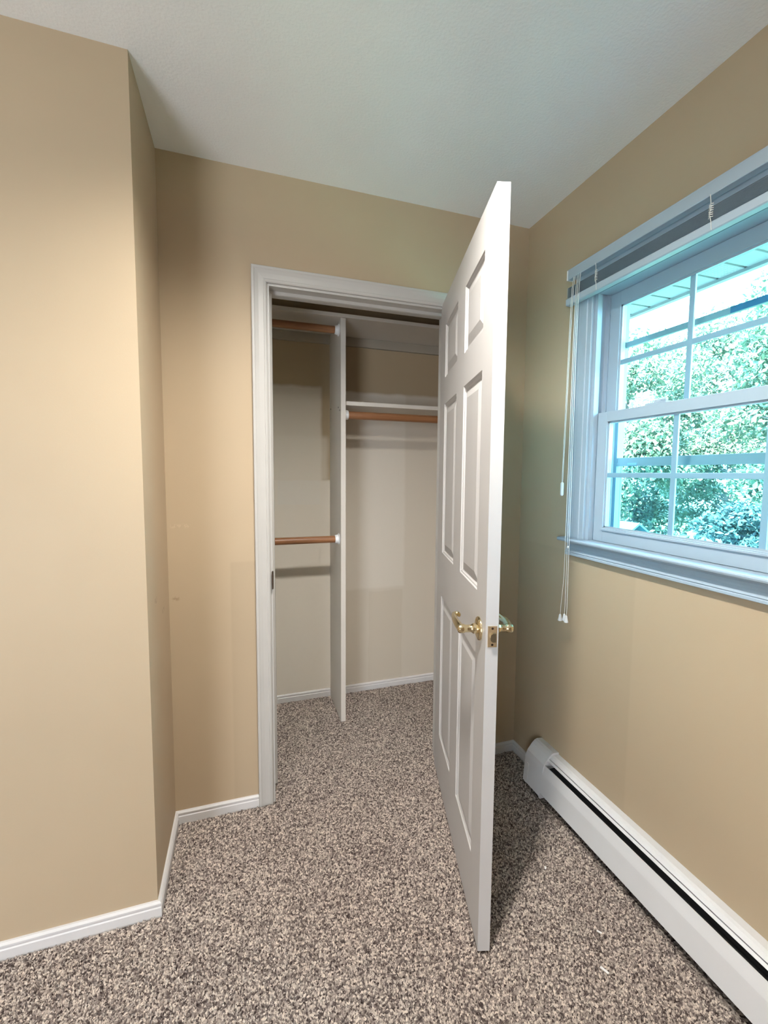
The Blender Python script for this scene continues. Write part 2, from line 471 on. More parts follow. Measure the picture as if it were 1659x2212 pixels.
# colonial casing, a measured from the inner edge outwards, b = projection from the wall
CW = 0.055
cprof = [(0, 0), (0, 0.009), (0.004, 0.0115), (0.010, 0.0125), (0.0125, 0.0105), (0.030, 0.0125), (0.042, 0.0155), (0.046, 0.0175), (0.053, 0.0175), (CW, 0.0155), (CW, 0)]
CI_L, CI_R, CI_Z = -1.141, -0.372, 2.047
b = BM(); prism(b, (CI_L, 0, 0), (CI_L, 0, CI_Z), (-1, 0, 0), (0, -1, 0), cprof, (0, 0), (1, 0)); part('casing', b, M['trim'], trim)
b = BM(); prism(b, (CI_R, 0, 0), (CI_R, 0, CI_Z), (1, 0, 0), (0, -1, 0), cprof, (0, 0), (1, 0)); part('casing', b, M['trim'], trim)
b = BM(); prism(b, (CI_L, 0, CI_Z), (CI_R, 0, CI_Z), (0, 0, 1), (0, -1, 0), cprof, (-1, 0), (1, 0)); part('casing', b, M['trim'], trim)
# strike plate let into the left jamb
b = BM(); box(b, (JL - 0.001, 0.000, 0.885), (JL + 0.0016, 0.028, 0.945))
st = part('strike_plate', b, M['brass_dark'], trim); st['label'] = 'dark brass strike plate'
b = BM(); prism(b, (JL, -0.012, 0.888), (JL, -0.012, 0.958), (1, 0, 0), (0, 1, 0), [(-0.004, -0.004), (-0.001, -0.0055), (0.003, 0.004), (0.0022, 0.0135), (0, 0.0135)])
part('strike_lip', b, M['screw'], st)

# ------------------------------------------------------------------ closet fittings
DX0, DX1, DY = -0.757, -0.7315, 0.474
div = tag(empty('closet_divider', ((DX0 + DX1) / 2, 0.63, 0)), 'tall white upright panel dividing the closet in two bays', 'closet divider')
b = BM(); box(b, (DX0, DY, 0.004), (DX1, CY, 2.122), 0.0008); part('panel', b, M['shelf'], div)
for (hy, hz) in ((0.742, 1.705), (0.536, 1.686), (0.502, 1.667)):
    b = BM(); lathe(b, (DX0 - 0.0012, hy, hz), (1, 0, 0), [(0, 0.0038), (0.0012, 0.0042)], 10)
    h_ = part('screw_hole', b, M['dark'], div); h_['label'] = 'dark screw hole in the left face'

# top shelf with cleat, low shelf
cl = BM(); box(cl, (CXL, CY - 0.018, 2.072), (-0.7575, CY, 2.1215))
struct('trim_2', cl, M['cleat'], 'beige cleat under the top shelf in the left bay', 'cleat')
cl = BM(); box(cl, (-0.731, CY - 0.018, 2.072), (0, CY, 2.1215))
struct('trim_3', cl, M['cleat'], 'beige cleat under the top shelf in the right bay', 'cleat')
solo('closet_shelf', box(BM(), (CXL + 0.002, 0.466, 2.1225), (-0.002, CY - 0.001, 2.1405), 0.0008), M['shelf'],
     'long white top shelf resting on the divider across the closet', 'shelf')
solo('closet_shelf', box(BM(), (DX1 + 0.001, 0.492, 1.693), (-0.002, CY - 0.001, 1.7135), 0.0008), M['shelf'],
     'short white shelf in the right bay above a brown rod', 'shelf')
RY = 0.53
def closet_rod(x0, x1, z, r, label, RY=0.53):
    t = tag(empty('closet_rod', ((x0 + x1) / 2, RY, z - r)), label, 'closet rod', 'brown wooden closet rods')
    b = BM(); tube(b, [(x0 + 0.006, RY, z), (x1 - 0.006, RY, z)], r, 24); part('rod', b, M['rod'], t, True)
    for xe, s in ((x0, 1), (x1, -1)):
        b = BM(); lathe(b, (xe, RY, z), (s, 0, 0), [(0.0002, r + 0.012), (0.003, r + 0.012), (0.005, r + 0.006), (0.020, r + 0.003), (0.0215, r + 0.0005)], 24)
        so = part('rod_socket', b, M['plastic'], t, True); so['label'] = 'white plastic rod socket'
    return t
closet_rod(CXL, DX0, 2.077, 0.0185, 'brown wooden rod under the top shelf in the left bay')
closet_rod(CXL, DX0, 0.992, 0.0185, 'low brown wooden rod at waist height in the left bay')
closet_rod(DX1, 0.0, 1.6455, 0.0205, 'brown wooden rod under the short shelf in the right bay', 0.513)

# ------------------------------------------------------------------ six-panel door
ANG = 0.2723
LEN, TH, ZB, DH = 0.800, 0.034, 0.012, 2.045
door = empty('door_1', (-0.4185, 0.0105, 0), 0)
# local frame: +X runs from the hinge to the free edge, +Y is the closet-side normal reversed (thickness)
ex = Vector((-math.sin(ANG), -math.cos(ANG), 0)); ey = Vector((math.cos(ANG), -math.sin(ANG), 0))
door.rotation_euler = (0, 0, math.atan2(ex.y, ex.x))
tag(door, 'white six-panel door standing open with brass lever handles', 'door', kind='structure')
cols = [(0.113, 0.352), (0.468, 0.700)]
rows = [(0.216, 0.830), (1.013, 1.627), (1.733, 1.943)]
b = BM()
xs = [0, cols[0][0], cols[0][1], cols[1][0], cols[1][1], LEN]
zs = [ZB, rows[0][0], rows[0][1], rows[1][0], rows[1][1], rows[2][0], rows[2][1], ZB + DH - 0.004]
for yy in (0, TH):
    grid = [[b.verts.new((x_, yy, z_)) for z_ in zs] for x_ in xs]
    for i in range(5):
        for j in range(7):
            if i in (1, 3) and j in (1, 3, 5): continue
            b.faces.new((grid[i][j], grid[i + 1][j], grid[i + 1][j + 1], grid[i][j + 1]))
b.verts.ensure_lookup_table(); bmesh.ops.remove_doubles(b, verts=b.verts, dist=1e-6)
be = [e for e in b.edges if len(e.link_faces) == 1]
# close outer rim and the six holes
def rim(y0verts):
    pass
vmap = {(round(v.co.x, 5), round(v.co.z, 5), v.co.y > TH / 2): v for v in b.verts}
for e in be:
    p_, q_ = e.verts
    if p_.co.y > TH / 2: continue
    p2 = vmap[(round(p_.co.x, 5), round(p_.co.z, 5), True)]; q2 = vmap[(round(q_.co.x, 5), round(q_.co.z, 5), True)]
    b.faces.new((p_, q_, q2, p2))
link('door_leaf', b, M['door'], door)
# raised panels: sunk sticking, then a raised bevelled field, on both faces
def panel_bm(w_, h_):
    b = BM()
    for yy, s in ((0, 1), (TH, -1)):
        rings = []
        for ins, dep in ((0, 0.0), (0.003, 0.0035), (0.007, 0.0045), (0.012, 0.0085), (0.017, 0.0085), (0.042, 0.0022), (0.0435, 0.0018)):
            rings.append([b.verts.new(p_) for p_ in ((-w_ / 2 + ins, yy + s * dep, -h_ / 2 + ins), (w_ / 2 - ins, yy + s * dep, -h_ / 2 + ins),
                                                     (w_ / 2 - ins, yy + s * dep, h_ / 2 - ins), (-w_ / 2 + ins, yy + s * dep, h_ / 2 - ins))])
        for r0, r1 in zip(rings, rings[1:]):
            for k in range(4):
                b.faces.new((r0[k], r0[(k + 1) % 4], r1[(k + 1) % 4], r1[k]))
        b.faces.new(rings[-1])
    return b
for (x0, x1) in cols:
    for (z0, z1) in rows:
        o = link('panel', panel_bm(x1 - x0, z1 - z0), M['door'], door)
        o.location = ((x0 + x1) / 2, 0, (z0 + z1) / 2)
# lever handles
HS, HZ = 0.736, 0.914
for side in (-1, 1):
    y0 = 0.0 if side < 0 else TH
    b = BM(); lathe(b, (HS, y0, HZ), (0, side, 0), [(0.0, 0.033), (0.003, 0.033), (0.006, 0.031), (0.008, 0.026), (0.0095, 0.018)], 36)
    rose = link('rose', b, M['brass'], door, True); rose['label'] = 'round polished brass rose'
    b = BM(); lathe(b, (HS, y0, HZ), (0, side, 0), [(0.009, 0.0145), (0.018, 0.0145), (0.020, 0.0125), (0.024, 0.0105), (0.040, 0.0105), (0.043, 0.0125), (0.052, 0.0130), (0.058, 0.0115), (0.061, 0.007)], 28)
    hnd = link('door_handle', b, M['brass'], door, True); hnd['label'] = 'polished brass lever handle'
    yb = y0 + side * 0.051
    n_ = 20; pts = []; rs = []
    for i in range(n_ + 1):
        t = i / n_
        pts.append((HS + 0.004 - 0.112 * t, yb + side * 0.004 * math.sin(t * math.pi), HZ - 0.002 + 0.006 * math.sin(t * math.pi * 1.0) * (1 - t) + 0.003 * t * t))
        rs.append(0.0115 * (1 - 0.45 * t))
    # scroll end curling back toward the door
    for i in range(1, 9):
        a = i / 8 * math.pi * 1.25
        pts.append((HS - 0.108 - 0.009 * math.sin(a), yb - side * 0.009 * (1 - math.cos(a)), HZ + 0.0010 + 0.002 * i / 8))
        rs.append(0.0062 - 0.0003 * i)
    b = BM(); tube(b, pts, rs, 14)
    for v_ in b.verts:      # the lever is a blade, taller than thick
        k_ = 1 + 0.55 * min(1, max(0, (HS - v_.co.x) / 0.1)); v_.co.z = HZ + (v_.co.z - HZ) * k_
    link('lever', b, M['brass'], hnd, True)
# latch plate and bolt on the free edge
b = BM(); box(b, (LEN - 0.0005, 0.0055, 0.886), (LEN + 0.0012, 0.0305, 0.943), 0.0004)
lp = link('latch_plate', b, M['brass_satin'], door); lp['label'] = 'satin brass latch plate on the door edge'
b = BM()
ol = [(0.0105 + 0.0105 * (1 - math.cos(a_)) * 0.5, 0.9135 + 0.0115 * math.sin(a_)) for a_ in [math.radians(q) for q in (90, 120, 150, 180, 210, 240, 270)]]
ol = [(0.0255, 0.925), (0.0165, 0.925), (0.0118, 0.921), (0.0105, 0.9135), (0.0118, 0.906), (0.0165, 0.902), (0.0255, 0.902)]
prism(b, (LEN + 0.0005, 0, 0), (LEN + 0.0095, 0, 0), (0, 1, 0), (0, 0, 1), ol)
link('latch_bolt', b, M['brass_dark'], lp)
for z_ in (0.8925, 0.9365):
    b = BM(); lathe(b, (LEN + 0.0010, 0.018, z_), (1, 0, 0), [(0, 0.0034), (0.0008, 0.0030)], 12)
    link('screw', b, M['screw'], lp)
for z_ in (0.22, 1.02, 1.82):
    b = BM(); lathe(b, (-0.003, TH + 0.004, z_), (0, 0, 1), [(0, 0.005), (0.09, 0.005)], 12)
    hg = link('hinge', b, M['brass_satin'], door, True); hg['label'] = 'brass hinge barrel'

# ------------------------------------------------------------------ window
win = tag(empty('window_1', (0.0, -0.859, 1.03)), 'white double-hung window with divided lights and storm panel', 'window', kind='structure')
YA, YB = -0.330, -1.388         # casing outer
IA, IB = -0.412, -1.306         # casing inner
ST = 1.096                      # stool top
CT = 2.030                      # head casing lower edge
wprof = [(0, 0), (0, 0.010), (0.003, 0.012), (0.020, 0.012), (0.023, 0.015), (0.034, 0.015), (0.037, 0.012), (0.052, 0.013), (0.060, 0.016), (0.066, 0.016), (0.069, 0.020), (0.078, 0.020), (0.082, 0.016), (0.082, 0)]
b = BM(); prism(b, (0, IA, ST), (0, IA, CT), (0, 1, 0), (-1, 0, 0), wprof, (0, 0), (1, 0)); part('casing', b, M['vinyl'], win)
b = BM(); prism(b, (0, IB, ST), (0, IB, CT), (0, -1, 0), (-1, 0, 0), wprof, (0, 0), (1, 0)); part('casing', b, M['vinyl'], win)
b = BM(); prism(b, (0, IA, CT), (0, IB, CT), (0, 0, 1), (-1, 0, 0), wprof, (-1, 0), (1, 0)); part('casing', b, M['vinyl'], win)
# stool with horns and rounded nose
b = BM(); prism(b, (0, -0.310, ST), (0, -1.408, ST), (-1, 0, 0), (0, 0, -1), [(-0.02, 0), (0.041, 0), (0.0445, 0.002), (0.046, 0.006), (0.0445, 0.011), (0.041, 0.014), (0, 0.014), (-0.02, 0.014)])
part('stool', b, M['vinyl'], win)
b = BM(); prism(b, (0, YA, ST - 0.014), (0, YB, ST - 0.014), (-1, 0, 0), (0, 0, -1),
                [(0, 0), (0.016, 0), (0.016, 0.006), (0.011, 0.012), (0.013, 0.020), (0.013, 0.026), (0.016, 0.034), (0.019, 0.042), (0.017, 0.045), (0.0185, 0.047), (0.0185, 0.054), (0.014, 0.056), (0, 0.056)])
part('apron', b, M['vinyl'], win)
# vinyl frame: jambs, head, sill, and a strip added to darken the balance groove
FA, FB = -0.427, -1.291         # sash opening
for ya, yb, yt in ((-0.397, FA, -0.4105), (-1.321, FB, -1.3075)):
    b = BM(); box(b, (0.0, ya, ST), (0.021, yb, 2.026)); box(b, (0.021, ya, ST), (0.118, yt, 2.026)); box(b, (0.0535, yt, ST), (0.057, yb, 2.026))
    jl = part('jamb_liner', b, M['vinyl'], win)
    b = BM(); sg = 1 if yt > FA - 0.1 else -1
    box(b, (0.060, yt, 1.575), (0.088, yt - sg * 0.004, 1.935)); tk = part('groove_shade_strip', b, M['track'], jl); tk['label'] = 'grey strip darkening the sash balance groove'
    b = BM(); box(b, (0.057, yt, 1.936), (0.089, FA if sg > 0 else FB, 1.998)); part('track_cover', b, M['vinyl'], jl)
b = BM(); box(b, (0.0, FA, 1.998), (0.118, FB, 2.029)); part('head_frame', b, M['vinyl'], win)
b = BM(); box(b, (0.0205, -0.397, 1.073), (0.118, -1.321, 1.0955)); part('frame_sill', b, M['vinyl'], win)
GA, GB = -0.4715, -1.2465       # glass edges
MY = (-0.731, -0.988)
def sash(name, x0, x1, z0, z1, zg0, zg1, zm):
    a_, b_ = (FA - 0.001, FB + 0.001)
    bm_ = BM()
    box(bm_, (x0, a_, z0), (x1, GA, z1), 0.0012); box(bm_, (x0, b_, z0), (x1, GB, z1), 0.0012)
    box(bm_, (x0, GA, z0), (x1, GB, zg0), 0.0012); box(bm_, (x0, GA, zg1), (x1, GB, z1), 0.0012)
    s_ = part(name, bm_, M['vinyl'], win)
    xc = (x0 + x1) / 2 + 0.003
    # sloped glazing bead around the glass
    bm_ = BM()
    bp = [(0, 0), (0.006, 0), (0.0025, 0.010), (0, 0.010)]
    for P0, P1, A in (((x0 + 0.006, GA, zg0), (x0 + 0.006, GA, zg1), (0, -1, 0)), ((x0 + 0.006, GB, zg0), (x0 + 0.006, GB, zg1), (0, 1, 0)),
                      ((x0 + 0.006, GA, zg0), (x0 + 0.006, GB, zg0), (0, 0, 1)), ((x0 + 0.006, GA, zg1), (x0 + 0.006, GB, zg1), (0, 0, -1))):
        prism(bm_, P0, P1, A, (1, 0, 0), [(a, bb) for a, bb in bp])
    part('glazing_bead', bm_, M['vinyl'], s_)
    ys = [GA, MY[0], MY[1], GB]; zz = [zg0, zm, zg1]
    bm_ = BM(); box(bm_, (xc - 0.0115, GA + 0.0005, zg0 + 0.0005), (xc + 0.0015, GB - 0.0005, zg1 - 0.0005)); part('pane', bm_, M['glass'], s_)
    for y_ in MY:
        bm_ = BM(); box(bm_, (xc - 0.009, y_ - 0.0085, zg0), (xc - 0.002, y_ + 0.0085, zg1), 0.001); part('muntin', bm_, M['vinyl'], s_)
    bm_ = BM(); box(bm_, (xc - 0.0085, GA, zm - 0.0085), (xc - 0.0022, GB, zm + 0.0085), 0.001); part('muntin', bm_, M['vinyl'], s_)
    return s_
low = sash('lower_sash', 0.022, 0.053, 1.0965, 1.571, 1.150, 1.535, 1.342)
upp = sash('upper_sash', 0.058, 0.089, 1.536, 1.9975, 1.572, 1.951, 1.749)
b = BM(); box(b, (0.026, -0.622, 1.571), (0.055, -0.697, 1.577), 0.001); lathe(b, (0.040, -0.660, 1.577), (0, 0, 1), [(0, 0.014), (0.007, 0.013), (0.009, 0.009)], 18)
box(b, (0.034, -0.652, 1.579), (0.046, -0.690, 1.586), 0.002)
lk = part('sash_lock', b, M['vinyl'], low)
# ledge along the bottom rail
b = BM(); box(b, (0.0165, GA + 0.004, 1.139), (0.0225, GB - 0.004, 1.146), 0.001); part('lift_rail', b, M['vinyl'], low)
# storm window outside
b = BM()
for ya, yb in ((-0.412, -0.428), (-1.306, -1.290)): box(b, (0.119, ya, 1.085), (0.150, yb, 2.03))
box(b, (0.119, -0.412, 2.00), (0.150, -1.306, 2.03)); box(b, (0.119, -0.412, 1.085), (0.150, -1.306, 1.100))
sto = part('storm_frame', b, M['soffit'], win); sto['label'] = 'pale outer storm frame'
b = BM(); box(b, (0.122, -0.428, 1.376), (0.134, -1.290, 1.407), 0.001); box(b, (0.1195, -0.428, 1.376), (0.122, -1.290, 1.389))
sr = part('storm_rail', b, M['storm'], win); sr['label'] = 'blue-grey storm sash meeting rail'
for y_ in (-0.50, -1.22):
    b = BM(); box(b, (0.116, y_ + 0.02, 1.379), (0.1195, y_ - 0.02, 1.388), 0.001); part('storm_latch', b, M['vinyl'], sr)
b = BM(); box(b, (0.136, -0.428, 1.818), (0.148, -1.290, 1.838), 0.001); sr2 = part('storm_rail', b, M['storm'], win); sr2['label'] = 'blue-grey rail across the upper storm panel'
b = BM(); box(b, (0.133, -0.80, 1.8185), (0.136, -0.905, 1.8375), 0.001); pd = part('weatherstrip', b, M['storm_pad'], sr2)
b = BM(); box(b, (0.141, -0.428, 1.100), (0.144, -1.290, 1.376)); part('storm_pane', b, M['glass'], win)

# ------------------------------------------------------------------ mini blind, raised
bl = tag(empty('mini_blind', (-0.03, -0.859, 1.986)), 'white mini blind drawn up into a stack at the window head', 'blind')
BA, BB = -0.312, -1.406
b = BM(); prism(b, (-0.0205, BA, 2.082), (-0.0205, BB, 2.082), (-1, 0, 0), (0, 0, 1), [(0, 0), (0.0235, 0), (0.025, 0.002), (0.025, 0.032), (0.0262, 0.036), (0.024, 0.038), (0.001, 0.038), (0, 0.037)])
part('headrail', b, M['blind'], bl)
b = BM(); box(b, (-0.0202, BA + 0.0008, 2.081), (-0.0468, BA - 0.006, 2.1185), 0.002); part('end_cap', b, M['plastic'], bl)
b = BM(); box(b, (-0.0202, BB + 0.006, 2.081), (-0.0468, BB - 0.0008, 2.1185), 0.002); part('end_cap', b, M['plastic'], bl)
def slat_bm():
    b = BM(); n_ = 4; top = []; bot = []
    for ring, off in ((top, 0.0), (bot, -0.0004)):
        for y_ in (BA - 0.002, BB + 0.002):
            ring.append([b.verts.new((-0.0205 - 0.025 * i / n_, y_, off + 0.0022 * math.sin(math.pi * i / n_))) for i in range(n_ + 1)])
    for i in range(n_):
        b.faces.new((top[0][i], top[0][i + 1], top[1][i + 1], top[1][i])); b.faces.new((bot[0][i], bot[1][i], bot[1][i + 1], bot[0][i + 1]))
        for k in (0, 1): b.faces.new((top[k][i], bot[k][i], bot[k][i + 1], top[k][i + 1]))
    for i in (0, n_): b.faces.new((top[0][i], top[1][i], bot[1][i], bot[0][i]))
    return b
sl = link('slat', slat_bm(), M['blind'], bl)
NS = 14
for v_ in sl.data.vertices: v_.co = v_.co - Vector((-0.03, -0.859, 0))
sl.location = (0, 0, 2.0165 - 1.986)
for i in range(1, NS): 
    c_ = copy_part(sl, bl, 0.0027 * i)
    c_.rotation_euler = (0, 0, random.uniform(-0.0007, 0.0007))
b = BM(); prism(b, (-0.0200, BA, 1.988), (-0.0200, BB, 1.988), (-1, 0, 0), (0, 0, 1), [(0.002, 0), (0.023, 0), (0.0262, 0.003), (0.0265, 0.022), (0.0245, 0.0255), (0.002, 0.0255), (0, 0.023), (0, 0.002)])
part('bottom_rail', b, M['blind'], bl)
for y_ in (-0.463, -0.859, -1.255):
    b = BM()
    tube(b, [(-0.0478, y_ + 0.004, 2.083), (-0.0476, y_ + 0.002, 2.062), (-0.0476, y_, 2.05), (-0.0478, y_ + 0.003, 2.03), (-0.0478, y_ - 0.001, 2.014), (-0.048, y_ - 0.004, 1.99)], 0.0010, 6)
    for k in range(7):
        z_ = 2.022 + 0.0055 * k
        tube(b, [(-0.0476, y_ + 0.006, z_), (-0.0505, y_ + 0.001 * (k % 3), z_ + 0.0025), (-0.0476, y_ - 0.006, z_ + 0.001)], 0.0012, 6)
    part('ladder_cord', b, M['cord'], bl)
# tilt cords with a joined tassel, then three lift cords with bell tassels
for yo, xo in ((0.0, 0.0), (-0.0075, 0.0)):
    b = BM(); tube(b, [(-0.045, -0.349 + yo, 2.082), (-0.0495, -0.347 + yo, 2.04), (-0.052, -0.345 + yo * 0.9, 1.9), (-0.054, -0.342 + yo * 0.8, 1.6), (-0.055, -0.3385 + yo * 0.6, 1.312)], 0.0011, 6)
    part('tilt_cord', b, M['cord'], bl)
b = BM(); tube(b, [(-0.055, -0.3405, 1.313), (-0.055, -0.3405, 1.309), (-0.055, -0.3405, 1.265), (-0.055, -0.3405, 1.261)], [0.0035, 0.0062, 0.0062, 0.0035], 14)
part('tassel', b, M['plastic'], bl, True)
for y0_, ys_, yt_, zt_ in ((-0.368, -0.3695, -0.357, 0.788), (-0.376, -0.381, -0.380, 0.796), (-0.384, -0.391, -0.391, 0.792)):
    b = BM(); tube(b, [(-0.045, y0_, 2.082), (-0.0495, y0_, 2.04), (-0.052, y0_ + 0.001, 1.8), (-0.053, (y0_ + ys_) / 2, 1.4), (-0.0545, ys_, 1.085), (-0.055, ys_ - 0.001, 0.95), (-0.0545, yt_ - 0.002, zt_ + 0.04), (-0.0545, yt_, zt_)], 0.0011, 6)
    lc = part('lift_cord', b, M['cord'], bl)
    b = BM(); lathe(b, (-0.0545, yt_, zt_ + 0.006), (0, 0, -1), [(0, 0.0028), (0.003, 0.0042), (0.014, 0.0060), (0.024, 0.0085), (0.026, 0.0082)], 16)
    part('tassel', b, M['plastic'], lc, True)
b = BM(); lathe(b, (-0.0545, -0.385, 1.061), (0, 0, 1), [(0, 0.0022), (0.002, 0.0042), (0.007, 0.0042), (0.009, 0.0022)], 12)
part('cord_stop', b, M['plastic'], bl, True)

# ------------------------------------------------------------------ baseboard heater
HY0, HY1 = -0.203, -3.2
ht = tag(empty('baseboard_heater', (-0.045, -1.7, 0)), 'long white baseboard heater along the wall under the window', 'heater')
CAPY = -0.318
b = BM(); box(b, (-0.0005, HY0 - 0.004, 0.012), (-0.004, HY1, 0.172)); part('back_panel', b, M['enamel'], ht)
# hood: top plate curving to the front lip
b = BM(); prism(b, (0, CAPY + 0.004, 0), (0, HY1, 0), (-1, 0, 0), (0, 0, 1), [(0.0005, 0.1765), (0.026, 0.1775), (0.036, 0.1745), (0.0465, 0.1655), (0.0455, 0.1645), (0.035, 0.1732), (0.026, 0.1757), (0.0005, 0.1745)])
part('hood', b, M['enamel'], ht)
# damper blade in the outlet slot
b = BM(); prism(b, (0, CAPY + 0.004, 0), (0, HY1, 0), (-1, 0, 0), (0, 0, 1), [(0.0485, 0.1638), (0.0548, 0.1590), (0.0560, 0.1574), (0.0540, 0.1560), (0.0475, 0.1608)])
part('damper', b, M['enamel'], ht)
# front cover with a bevelled top
b = BM(); prism(b, (0, CAPY + 0.004, 0), (0, HY1, 0), (-1, 0, 0), (0, 0, 1), [(0.0655, 0.141), (0.069, 0.1415), (0.0805, 0.106), (0.0915, 0.0285), (0.088, 0.0265), (0.0868, 0.0275), (0.0775, 0.105), (0.066, 0.1385)])
part('front_cover', b, M['enamel'], ht)
b = BM(); box(b, (-0.012, CAPY + 0.004, 0.06), (-0.060, HY1, 0.122)); fn = part('fin_element', b, M['dark'], ht); fn['label'] = 'dark finned heating element inside'
b = BM(); box(b, (-0.004, CAPY + 0.004, 0.008), (-0.070, HY1, 0.016)); part('base_pan', b, M['dark'], ht)
# end cap
b = BM(); cp = [(0.0003, 0.010), (0.0003, 0.1835), (0.026, 0.1865), (0.037, 0.1825), (0.050, 0.1720), (0.0735, 0.1445), (0.0785, 0.121), (0.0845, 0.070), (0.0925, 0.012), (0.088, 0.010)]
prism(b, (0, HY0, 0), (0, CAPY, 0), (-1, 0, 0), (0, 0, 1), cp)
bmesh.ops.bevel(b, geom=[e for e in b.edges if abs(e.verts[0].co.y - e.verts[1].co.y) < 1e-6 and max(e.verts[0].co.z, e.verts[1].co.z) > 0.05 and abs(e.verts[0].co.y - HY0) < 1e-5 and min(e.verts[0].co.x, e.verts[1].co.x) < -0.02], offset=0.005, segments=3, affect='EDGES')
ec = part('end_cap', b, M['enamel'], ht); ec['label'] = 'white sheet-metal end cap'
b = BM(); prism(b, (0, HY0 - 0.018, 0), (0, HY0 - 0.030, 0), (-1, 0, 0), (0, 0, 1), [(0.0835, 0.012), (0.0925, 0.012), (0.0855, 0.064), (0.0825, 0.095), (0.0795, 0.095)])
bmesh.ops.translate(b, verts=b.verts, vec=(-0.0016, 0, 0)); part('cap_rib', b, M['enamel'], ec)
b = BM(); box(b, (-0.02, CAPY, 0.0), (-0.088, CAPY + 0.010, 0.0105)); part('foot', b, M['enamel'], ht)

# ------------------------------------------------------------------ scraps on the carpet
for (x_, y_, rz_, l_, w_, lab) in ((-0.279, -0.597, 0.9, 0.011, 0.006, 'tiny white scrap lying nearest the heater end cap'),
                                  (-0.265, -0.820, 2.2, 0.013, 0.005, 'tiny white scrap lying midway between door and heater'),
                                  (-0.328, -0.903, 2.0, 0.022, 0.006, 'longest white scrap lying on the carpet in the foreground')):
    b = BM(); box(b, (-l_ / 2, -w_ / 2, 0), (l_ / 2, w_ / 2, 0.0018), 0.0005)
    bmesh.ops.rotate(b, verts=b.verts, cent=(0, 0, 0), matrix=Matrix.Rotation(rz_, 3, 'Z'))
    o = link('paper_scrap', b, M['scrap']); o.location = (x_, y_, 0.0065)
    tag(o, lab, 'scrap', 'white scraps on the carpet')

# ------------------------------------------------------------------ carpet pile
def carpet_pile():
    sp_ = 0.0046
    gx, gy = np.meshgrid(np.arange(-2.6, -0.003, sp_), np.arange(-1.75, CY - 0.004, sp_))
    x = gx.ravel() + rng.uniform(-0.5, 0.5, gx.size) * sp_; y = gy.ravel() + rng.uniform(-0.5, 0.5, gx.size) * sp_
    room = (y < -D - 0.014) | ((x > -W + 0.014) & (y < -0.014))
    opening = (x > JL + 0.004) & (x < JR - 0.004) & (y >= -0.014) & (y <= WT)
    closet = (x > CXL + 0.004) & (y > WT + 0.004) & (y < CY - 0.014)
    ok = (room | opening | closet) & (x < -0.014)
    ok &= ~((y > WT) & (x > DX0 - 0.002) & (x < DX1 + 0.002) & (y > DY - 0.002))
    ok &= ~((x > -0.097) & (y < HY0 + 0.004))
    ok &= ~((x > -1.2 - 0.002) & (x < JL + 0.002) & (y > -0.020) & (y < WT + 0.003))
    ok &= ~((x < -0.314 + 0.002) & (x > JR - 0.004) & (y > -0.020) & (y < WT + 0.003))
    x, y = x[ok], y[ok]; n = x.size
    r = rng.uniform(0.0024, 0.0040, n); h = rng.uniform(0.0045, 0.0085, n)
    th = rng.uniform(0, 2 * np.pi, n); ln = rng.uniform(0.0, 0.0045, n); la = rng.uniform(0, 2 * np.pi, n)
    V = np.empty((n, 5, 3), np.float32)
    for k in range(4):
        a = th + k * np.pi / 2
        V[:, k, 0] = x + r * np.cos(a); V[:, k, 1] = y + r * np.sin(a); V[:, k, 2] = 0.0004
    V[:, 4, 0] = x + ln * np.cos(la); V[:, 4, 1] = y + ln * np.sin(la); V[:, 4, 2] = h
    tri = np.array([[0, 1, 4], [1, 2, 4], [2, 3, 4], [3, 0, 4]])
    F = (np.arange(n)[:, None, None] * 5 + tri[None]).reshape(-1, 3).astype(np.int32)
    me = bpy.data.meshes.new('carpet_pile')
    me.vertices.add(n * 5); me.vertices.foreach_set('co', V.ravel())
    me.loops.add(F.size); me.loops.foreach_set('vertex_index', F.ravel())
    me.polygons.add(len(F)); me.polygons.foreach_set('loop_start', np.arange(0, F.size, 3, dtype=np.int32))
    me.update(calc_edges=True)
    me.materials.append(M['carpet'])
    o = bpy.data.objects.new('carpet_pile', me); COL.objects.link(o)
    tag(o, 'brown and beige speckled carpet pile over the whole floor', 'carpet', kind='stuff')
carpet_pile()

# ------------------------------------------------------------------ outside: eave, cable, shed, trees
sf = tag(empty('soffit', (0.36, -0.86, 2.11)), 'pale vinyl soffit under the eave outside the window', 'soffit', kind='structure')
SX0, SX1, SZ = 0.145, 0.55, 2.112
pitch = 0.101
y_ = 0.250
k = 0
edges = [0.043 - 0.101 * i + 0.202 for i in range(22)]
for i in range(21):
    ya, yb = edges[i], edges[i + 1]
    b = BM(); box(b, (SX0, ya - 0.006, SZ), (SX1, yb + 0.006, SZ + 0.006))
    o = part('soffit_panel', b, M['soffit'], sf)
    b = BM(); box(b, (SX0, yb - 0.006, SZ + 0.006), (SX1, yb + 0.006, SZ + 0.010)); part('rib', b, M['storm'], o)
    if i % 4 == 3:
        b = BM()
        nx, ny = 22, 7
        for ix in range(nx):
            for iy in range(ny):
                xx = SX0 + 0.02 + (SX1 - SX0 - 0.04) * ix / (nx - 1); yy = ya - 0.016 + (yb - ya + 0.032) * iy / (ny - 1)
                box(b, (xx - 0.0045, yy - 0.002, SZ - 0.0006), (xx + 0.0045, yy + 0.002, SZ + 0.001))
        vt = part('vent_slots', b, M['storm'], o); vt['kind'] = 'stuff'
b = BM(); prism(b, (0, edges[0], 0), (0, edges[-1], 0), (1, 0, 0), (0, 0, 1), [(SX1 - 0.004, SZ - 0.012), (SX1 + 0.02, SZ - 0.012), (SX1 + 0.02, SZ + 0.14), (SX1 + 0.012, SZ + 0.14), (SX1 + 0.012, SZ), (SX1 - 0.004, SZ)])
part('fascia', b, M['soffit'], sf)
